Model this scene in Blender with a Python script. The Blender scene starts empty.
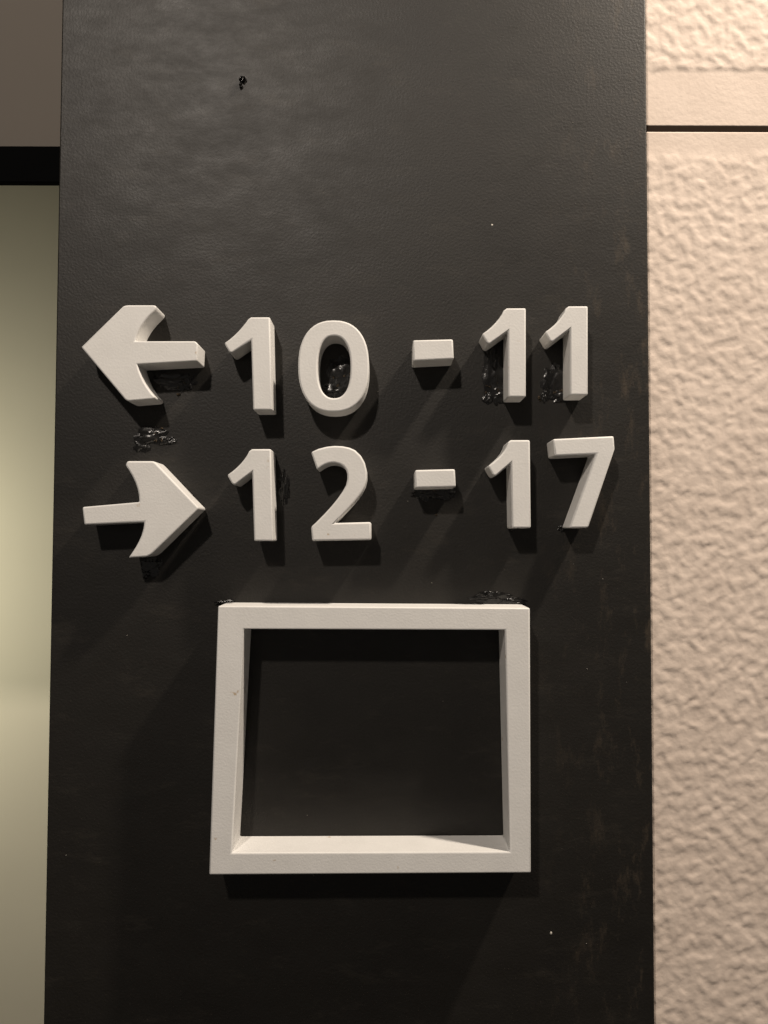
import bpy, bmesh, math, random
from mathutils import Matrix, Vector, noise
random.seed(4)
sc = bpy.context.scene
sc.view_settings.view_transform = 'Standard'
sc.view_settings.look = 'None'

# ------------------------------------------------------------ camera
F = 769.0; D = 0.5; CZ = 1.5
cam_d = bpy.data.cameras.new('camera'); cam = bpy.data.objects.new('camera', cam_d)
sc.collection.objects.link(cam); sc.camera = cam
cam_d.sensor_fit = 'VERTICAL'; cam_d.sensor_height = 24; cam_d.lens = F/1024*24
cam_d.clip_start = 0.01
M = Matrix.Translation((0, -D, CZ)) @ Matrix.Rotation(math.radians(92.0), 4, 'X') @ Matrix.Rotation(math.radians(0.19), 4, 'Z')
cam.matrix_world = M
R = M.to_3x3()

def W(u, v, y=0.0):
    """photo measurement -> (x,z) on the real plane Y=y"""
    d = R @ Vector(((u-384)/F, -(v-512)/F, -1))
    t = (y + D)/d.y
    return (d.x*t, CZ + d.z*t)

# ------------------------------------------------------------ materials
def mat(name, rough=0.5, col=(0.5,0.5,0.5)):
    m = bpy.data.materials.new(name); m.use_nodes = True
    nt = m.node_tree; b = nt.nodes['Principled BSDF']
    b.inputs['Base Color'].default_value = (*col, 1); b.inputs['Roughness'].default_value = rough
    return m, nt, b
def node(nt, t, **k):
    n = nt.nodes.new(t)
    for a, v in k.items():
        if a in n.inputs: n.inputs[a].default_value = v
        else: setattr(n, a, v)
    return n
def coords(nt):
    g = node(nt, 'ShaderNodeNewGeometry'); return g.outputs['Position']
def noisen(nt, scale, detail=4, rough=0.5, stretch=None):
    n = node(nt, 'ShaderNodeTexNoise'); n.inputs['Scale'].default_value = scale
    n.inputs['Detail'].default_value = detail; n.inputs['Roughness'].default_value = rough
    src = coords(nt)
    if stretch:
        mp = node(nt, 'ShaderNodeMapping'); mp.inputs['Scale'].default_value = stretch
        mp.inputs['Rotation'].default_value = (0, 0.5, 0)
        nt.links.new(src, mp.inputs['Vector']); src = mp.outputs[0]
    nt.links.new(src, n.inputs['Vector']); return n
def ramp(nt, src, stops):
    r = node(nt, 'ShaderNodeValToRGB'); cr = r.color_ramp
    while len(cr.elements) < len(stops): cr.elements.new(0.5)
    for e, (p, c) in zip(cr.elements, stops):
        e.position = p; e.color = (*c, 1)
    nt.links.new(src, r.inputs[0]); return r
def bump(nt, b, src, dist, strength=1.0, prev=None):
    n = node(nt, 'ShaderNodeBump'); n.inputs['Distance'].default_value = dist; n.inputs['Strength'].default_value = strength
    nt.links.new(src, n.inputs['Height'])
    if prev: nt.links.new(prev.outputs[0], n.inputs['Normal'])
    nt.links.new(n.outputs[0], b.inputs['Normal']); return n
def mixc(nt, fac, a, bcol):
    mx = node(nt, 'ShaderNodeMix', data_type='RGBA')
    nt.links.new(fac, mx.inputs[0]); nt.links.new(a, mx.inputs[6]); mx.inputs[7].default_value = (*bcol, 1)
    return mx.outputs[2]

# black painted panel : base tone, dusty scuffs, fine specks, handled edge
m_panel, nt, b = mat('black_satin_paint', 0.5)
n1 = noisen(nt, 14, 6, 0.6)
r1 = ramp(nt, n1.outputs[0], [(0.3, (0.0078,0.0068,0.0054)), (0.7, (0.0118,0.0103,0.0082))])
sc1 = ramp(nt, noisen(nt, 22, 10, 0.78, (1,1,3)).outputs[0], [(0.54, (0,0,0)), (0.76, (0.6,)*3)])
c1 = mixc(nt, sc1.outputs[0], r1.outputs[0], (0.036,0.031,0.024))
r2 = ramp(nt, noisen(nt, 900, 2).outputs[0], [(0.72, (0,0,0)), (0.80, (1,1,1))])
c2 = mixc(nt, r2.outputs[0], c1, (0.07,0.06,0.046))
sx = node(nt, 'ShaderNodeSeparateXYZ'); nt.links.new(coords(nt), sx.inputs[0])
mr = node(nt, 'ShaderNodeMapRange'); nt.links.new(sx.outputs[0], mr.inputs[0])
mr.inputs[1].default_value = 0.09; mr.inputs[2].default_value = 0.17
st_ = ramp(nt, noisen(nt, 32, 10, 0.78, (2.2,1,0.8)).outputs[0], [(0.53, (0,0,0)), (0.66, (1,1,1))])
mu = node(nt, 'ShaderNodeMath', operation='MULTIPLY')
nt.links.new(mr.outputs[0], mu.inputs[0]); nt.links.new(st_.outputs[0], mu.inputs[1])
c3 = mixc(nt, mu.outputs[0], c2, (0.046,0.035,0.024))
nt.links.new(c3, b.inputs['Base Color'])
rr = ramp(nt, noisen(nt, 30, 9, 0.75, (1,1,2)).outputs[0], [(0.35, (0.47,)*3), (0.7, (0.60,)*3)])
nt.links.new(rr.outputs[0], b.inputs['Roughness'])
b.inputs['Specular IOR Level'].default_value = 0.36
bm1 = bump(nt, b, noisen(nt, 600, 3).outputs[0], 0.0006, 0.3)

# pale grey paint
m_sign, nt, b = mat('pale_grey_painted_mdf', 0.6)
r = ramp(nt, noisen(nt, 60, 5, 0.6).outputs[0], [(0.3, (0.645,0.635,0.615)), (0.7, (0.69,0.68,0.66))])
d1 = ramp(nt, noisen(nt, 130, 3).outputs[0], [(0.72, (0,0,0)), (0.78, (1,1,1))])
nt.links.new(mixc(nt, d1.outputs[0], r.outputs[0], (0.45,0.36,0.26)), b.inputs['Base Color'])
bump(nt, b, noisen(nt, 700, 3).outputs[0], 0.0004, 0.25)

m_glue, nt, b = mat('black_glue', 0.27, (0.004,0.0035,0.003))
bump(nt, b, noisen(nt, 160, 3).outputs[0], 0.001, 0.5)
m_gluebr, nt, b = mat('brown_glue', 0.6, (0.09,0.065,0.04))
m_dust, nt, b = mat('white_fleck', 0.8, (0.5,0.47,0.42))

m_stucco, nt, b = mat('beige_stucco', 0.8)
r = ramp(nt, noisen(nt, 30, 5).outputs[0], [(0.3, (0.60,0.50,0.425)), (0.7, (0.66,0.555,0.475))])
nt.links.new(r.outputs[0], b.inputs['Base Color'])
bump(nt, b, noisen(nt, 500, 4).outputs[0], 0.0005, 0.3)

m_stucco2, nt, b = mat('beige_stucco_coarse', 0.8, (0.63,0.53,0.45))
bump(nt, b, noisen(nt, 130, 3).outputs[0], 0.004, 0.7)
m_groove, nt, b = mat('groove_mortar_dirt', 0.9, (0.12,0.085,0.06))  # dark dirt settled in the groove

m_pass, nt, b = mat('passage_wall_paint', 0.8)
r = ramp(nt, noisen(nt, 4, 3).outputs[0], [(0.3, (0.62,0.585,0.46)), (0.7, (0.66,0.625,0.49))])
nt.links.new(r.outputs[0], b.inputs['Base Color'])
m_head, nt, b = mat('header_paint', 0.75)
r = ramp(nt, noisen(nt, 6, 3).outputs[0], [(0.3, (0.115,0.098,0.08)), (0.7, (0.13,0.11,0.09))])
nt.links.new(r.outputs[0], b.inputs['Base Color'])
m_black, nt, b = mat('black_trim', 0.95, (0.002,0.002,0.002))
b.inputs['Specular IOR Level'].default_value = 0.05
m_floor, nt, b = mat('dark_carpet', 0.95)
r = ramp(nt, noisen(nt, 300, 4).outputs[0], [(0.3, (0.03,0.027,0.025)), (0.7, (0.06,0.05,0.045))])
nt.links.new(r.outputs[0], b.inputs['Base Color'])
m_ceil, nt, b = mat('dark_ceiling', 0.9, (0.08,0.075,0.07))

# ------------------------------------------------------------ mesh helpers
def finish(name, bm, m, bevel=0, seg=2, parent=None, ang=35):
    bmesh.ops.recalc_face_normals(bm, faces=bm.faces)
    me = bpy.data.meshes.new(name); bm.to_mesh(me); bm.free()
    o = bpy.data.objects.new(name, me); sc.collection.objects.link(o)
    me.materials.append(m)
    if bevel:
        md = o.modifiers.new('bevel', 'BEVEL'); md.width = bevel; md.segments = seg
        md.limit_method = 'ANGLE'; md.angle_limit = math.radians(ang); md.harden_normals = False
    for p in me.polygons: p.use_smooth = True
    try:
        me.set_sharp_from_angle(angle=math.radians(50))
    except Exception: pass
    if parent: o.parent = parent
    return o
def box(name, x0, x1, y0, y1, z0, z1, m, bevel=0, parent=None):
    bm = bmesh.new(); bmesh.ops.create_cube(bm, size=1)
    for v in bm.verts:
        v.co = Vector(((x0+x1)/2+v.co.x*(x1-x0), (y0+y1)/2+v.co.y*(y1-y0), (z0+z1)/2+v.co.z*(z1-z0)))
    return finish(name, bm, m, bevel, parent=parent)

def bez(pts, n=6):
    """points may be plain (x,y) or ('c', c1, c2, end) cubic segments"""
    out = []
    for p in pts:
        if p[0] == 'c':
            a = Vector(out[-1]); b_, c_, d_ = Vector(p[1]), Vector(p[2]), Vector(p[3])
            for i in range(1, n+1):
                t = i/n
                q = a*(1-t)**3 + b_*3*t*(1-t)**2 + c_*3*t*t*(1-t) + d_*t**3
                out.append((q.x, q.y))
        else: out.append(tuple(p))
    return out
TH = 0.020
def solid(name, pts, th=TH, m=m_sign, bevel=0.0011):
    pl = [W(u, v, -th) for u, v in bez(pts)]
    bm = bmesh.new()
    a = [bm.verts.new((x, -th, z)) for x, z in pl]
    c = [bm.verts.new((x, 0.0, z)) for x, z in pl]
    bm.faces.new(a); bm.faces.new(c[::-1])
    n = len(a)
    for i in range(n):
        bm.faces.new((a[i], a[(i+1)%n], c[(i+1)%n], c[i]))
    return finish(name, bm, m, bevel, 3)
def ring(name, outer, inner, th, m=m_sign, bevel=0.0011):
    bm = bmesh.new()
    def loop(pts, y): return [bm.verts.new((p[0], y, p[1])) for p in pts]
    po = [W(u, v, -th) for u, v in outer]; pi = [W(u, v, -th) for u, v in inner]
    a, b_, c, d = loop(po, -th), loop(pi, -th), loop(po, 0), loop(pi, 0)
    n = len(a)
    for i in range(n):
        j = (i+1) % n
        bm.faces.new((a[i], a[j], b_[j], b_[i])); bm.faces.new((c[i], c[j], d[j], d[i]))
        bm.faces.new((a[i], a[j], c[j], c[i])); bm.faces.new((b_[i], b_[j], d[j], d[i]))
    return finish(name, bm, m, bevel, 3)

# ------------------------------------------------------------ the black panel
xl = (W(62,0)[0]+W(43,1024)[0])/2; xr = (W(646,0)[0]+W(655,1024)[0])/2
panel = box('wall_panel', xl, xr, 0.0, 0.045, 0.0, 2.7, m_panel, 0.0012)

# ------------------------------------------------------------ signs
solid('arrow_sign', [(81,347),(122,307),('c',(124,305),(127,305),(130,305)),(153,305),('c',(156,305),(157,307),(155,310)),
      ('c',(145,319),(137,330),(135,341)),(195,341),(198,344),(197,361),(137,364),('c',(140,376),(146,388),(155,397)),
      (153,399),(130,401),('c',(127,401),(125,400),(123,397))])
solid('arrow_sign', [(82,507),(139,502),('c',(139,488),(133,476),(125,465)),(127,461),(151,461),
      ('c',(154,461),(155,462),(157,464)),(199,508),(154,552),('c',(151,555),(149,556),(146,557)),(128,558),
      ('c',(136,547),(143,536),(144,522)),(84,525)])
def one(x0, x1, yt, yb, sw=18, lean=2):
    k = lean
    pts = [(x0, yt+26), ('c', (x0+11, yt+19), (x0+19, yt+9), (x1-22-k, yt+2)), (x1-19-k, yt), (x1-k, yt), (x1, yb), (x1-sw, yb),
           (x1-sw-k, yt+23), (x0+8, yt+36), (x0+5, yt+35)]
    return solid('numeral_one', pts)
one(224, 272, 317, 410, 19)
def sq(cx, cy, rx, ry, e, n=48):
    o = []
    for i in range(n):
        t = 2*math.pi*i/n; c, s = math.cos(t), math.sin(t)
        o.append((cx+rx*math.copysign(abs(c)**e, c), cy+ry*math.copysign(abs(s)**e, s)))
    return o
ring('numeral_zero', sq(333.5,366,35.5,46,0.85), sq(334,367,16.5,31,0.85), TH)
solid('dash_sign', [(413,340),(453,339),(454,359),(413,361)])
one(482, 526, 308, 397, 18, 0)
one(545, 588, 306, 395, 18, 0)
one(227, 273, 449, 541, 19)
solid('numeral_two', [(311,452),('c',(325,444),(345,444),(355,450)),('c',(369,460),(370,480),(362,492)),
      ('c',(355,503),(345,512),(335,523)),(371,522),(371,540),(312,541),(311,527),('c',(325,514),(340,498),(346,485)),
      ('c',(350,472),(345,464),(335,463)),('c',(328,462),(322,466),(317,470))])
solid('dash_sign', [(415,470),(455,469),(456,487),(415,488)])
one(488, 531, 440, 528, 19, 1)
solid('numeral_seven', [(553,439),(614,436),(615,449),(589,526),(588,528),(569,528),(596,454),(555,456)])
FT = 0.027
ring('sign_frame', [(218,606),(530,608),(531,873),(209,875)], [(244,629),(505,630),(510,852),(232,853)], FT, bevel=0.0009)

# ------------------------------------------------------------ glue residue / flecks
def blobs(name, items, m, h=0.0012):
    bm = bmesh.new()
    for (u, v, ru, rv, seed) in items:
        x, z = W(u, v); s = D/F
        r = bmesh.ops.create_icosphere(bm, subdivisions=4, radius=1)
        for vt in r['verts']:
            p = vt.co.copy()
            k = 1 + 0.55*noise.noise(p*1.7+Vector((seed*3.1,0,0))) + 0.35*noise.noise(p*5+Vector((seed,5,0)))
            vt.co = Vector((x+p.x*ru*s*k, p.y*h*k, z+p.z*rv*s*k))
    return finish(name, bm, m)
g = []
for i, t in enumerate([(150,436,18,8),(142,445,8,7),(168,441,9,4),(172,380,22,8),(184,384,8,7),(152,565,9,10),(146,572,4,5),
          (342,376,16,20),(334,390,13,7),(354,352,7,8),(493,374,10,24),(501,394,12,7),(488,398,5,7),(553,382,11,17),(560,396,10,6),(545,396,4,7),
          (436,493,20,7),(426,492,10,9),(448,490,8,8),(490,597,20,5),(512,602,12,4),(226,603,10,3),(284,487,5,16),(562,528,4,3),(512,528,4,3)]):
    g.append((*t, i+1))
blobs('glue_residue', g, m_glue)
gb = [(random.gauss(a,8), random.gauss(c,6), random.uniform(.5,1.6), random.uniform(.5,1.8), k) for k,(a,c) in
      enumerate([(155,438)]*5+[(342,378)]*6+[(494,385)]*9+[(555,390)]*7+[(436,494)]*3+[(178,382)]*4)]
blobs('glue_crumbs', gb, m_gluebr, 0.0016)
blobs('nail_head', [(243,80,3.2,3,91),(241,86,1.6,2.5,92)], m_glue, 0.003)
fl = [(492,225,1.2,1.2,1),(551,933,1.2,1.6,2)]
for i in range(24):
    fl.append((random.uniform(60,645), random.uniform(5,1020), random.uniform(.2,.36), random.uniform(.2,.36), i+10))
bm = bmesh.new()
for (u,v,ru,rv,s_) in fl:
    x,z = W(u,v); s=D/F
    r = bmesh.ops.create_icosphere(bm, subdivisions=1, radius=1)
    for vt in r['verts']: vt.co = Vector((x+vt.co.x*ru*s, vt.co.y*0.0004, z+vt.co.z*rv*s))
finish('dust_flecks', bm, m_dust)

# ------------------------------------------------------------ right wall : textured concrete block with groove
WY = 0.012
wall_r = bpy.data.objects.new('wall_right', None); sc.collection.objects.link(wall_r)
zb0 = W(700,70,WY)[1]; zg0 = W(700,126.0,WY)[1]; zg1 = W(700,132,WY)[1]; zm = W(700,150,WY)[1]
fx0, fx1, fz0, fz1 = xr-0.02, 0.40, 1.08, 1.95
st = 0.0011
zs = []; z = fz0
while z < fz1: zs.append(z); z += st
zs = [q for q in zs if not (zg1-0.0012 < q < zg0+0.0012)] + [zg1-0.0008, zg1-0.0001, zg1+0.0003, (zg0+zg1)/2, zg0-0.0003, zg0+0.0001, zg0+0.0008, fz1]
zs.sort()
xs = [fx0+i*st for i in range(int((fx1-fx0)/st)+1)]+[fx1]
def sm(a,b_,t):
    t=max(0,min(1,(t-a)/(b_-a))); return t*t*(3-2*t)
def height(x, z):
    if zg1 <= z <= zg0: return -0.009
    wob = 0.0012*noise.noise(Vector((x*60,3,z*20)))
    mk = max(sm(zb0-0.002, zb0+0.002, z+wob), 1-sm(zm-0.010, zm+0.001, z+wob*3))
    p = Vector((x*160, 0, z*145)); w = noise.noise_vector(p*0.6)*0.35
    n = noise.noise(p+w); n2 = noise.noise((p+w)*2.1+Vector((7,3,1)))
    hh = sm(-0.45, 0.45, n + 0.3*n2)*0.00060 + 0.00010*noise.noise(p*3.1)
    return mk*(0.0003+hh) + 0.0001*noise.noise(p*2)
bm = bmesh.new(); rows = []
for z in zs: rows.append([bm.verts.new((x, WY-height(x,z), z)) for x in xs])
for i in range(len(rows)-1):
    a, c = rows[i], rows[i+1]
    mid = (zs[i]+zs[i+1])/2
    gi = 1 if zg1 < mid < zg0 else 0
    for j in range(len(xs)-1):
        f = bm.faces.new((a[j], a[j+1], c[j+1], c[j])); f.material_index = gi
me = bpy.data.meshes.new('stucco_face'); bm.to_mesh(me); bm.free()
for p in me.polygons: p.use_smooth = True
me.materials.append(m_stucco); me.materials.append(m_groove)
o = bpy.data.objects.new('stucco_face', me); sc.collection.objects.link(o); o.parent = wall_r
box('backing', xr-0.02, 3.0, WY+0.010, WY+0.15, 0, 2.7, m_stucco2, parent=wall_r)
box('lower_block', fx0, fx1, WY-0.001, WY+0.02, 0, fz0, m_stucco2, parent=wall_r)
box('upper_block', fx0, fx1, WY-0.001, WY+0.02, fz1, 2.7, m_stucco2, parent=wall_r)
box('side_block_lower', fx1, 3.0, WY-0.001, WY+0.02, 0, zg1, m_stucco2, parent=wall_r)
box('side_block_upper', fx1, 3.0, WY-0.001, WY+0.02, zg0, 2.7, m_stucco2, parent=wall_r)

# ------------------------------------------------------------ left opening
HY = 0.03
zt = W(30,146,HY)[1]; zt2 = W(30,182,HY)[1]
box('wall_header', -2.0, xl+0.001, HY+0.001, HY+0.006, zt, 2.7, m_head)
box('trim_1', -2.0, xl+0.001, HY, HY+0.006, zt2, zt, m_black, 0.0005)
box('wall_back', -2.5, 3.0, 0.85, 0.95, 0, 2.7, m_pass)
box('floor', -2.5, 3.0, -3.0, 0.95, -0.05, 0, m_floor)
box('ceiling', -2.5, 3.0, -3.0, 0.95, 2.7, 2.75, m_ceil)

# ------------------------------------------------------------ lights
def spot(name, loc, tgt, e, size, ang, col, blend=0.6):
    l = bpy.data.lights.new(name, 'SPOT'); l.energy = e; l.shadow_soft_size = size; l.spot_size = math.radians(ang); l.spot_blend = blend; l.color = col
    o = bpy.data.objects.new(name, l); sc.collection.objects.link(o); o.location = loc
    o.rotation_euler = (Vector(tgt)-Vector(loc)).to_track_quat('-Z', 'Y').to_euler()
    return o
spot('ceiling_spotlight', (0.70,-0.34,2.62), (0.05,0,1.5), 96, 0.035, 110, (1.0,0.87,0.73))
spot('ceiling_spotlight', (-0.42,-1.3,2.6), (0,0,1.5), 66, 0.04, 80, (1.0,0.89,0.78))
l = bpy.data.lights.new('passage_lamp', 'AREA'); l.energy = 2.8; l.size = 0.3; l.color = (1.0,0.94,0.77)
o = bpy.data.objects.new('passage_lamp', l); sc.collection.objects.link(o); o.location = (-0.97,0.46,1.45)
o.rotation_euler = (Vector((-0.80,0.85,1.43))-o.location).to_track_quat('-Z','Y').to_euler()

w = bpy.data.worlds.new('world'); sc.world = w; w.use_nodes = True
w.node_tree.nodes['Background'].inputs[0].default_value = (1.0,0.91,0.82,1)
w.node_tree.nodes['Background'].inputs[1].default_value = 0.15
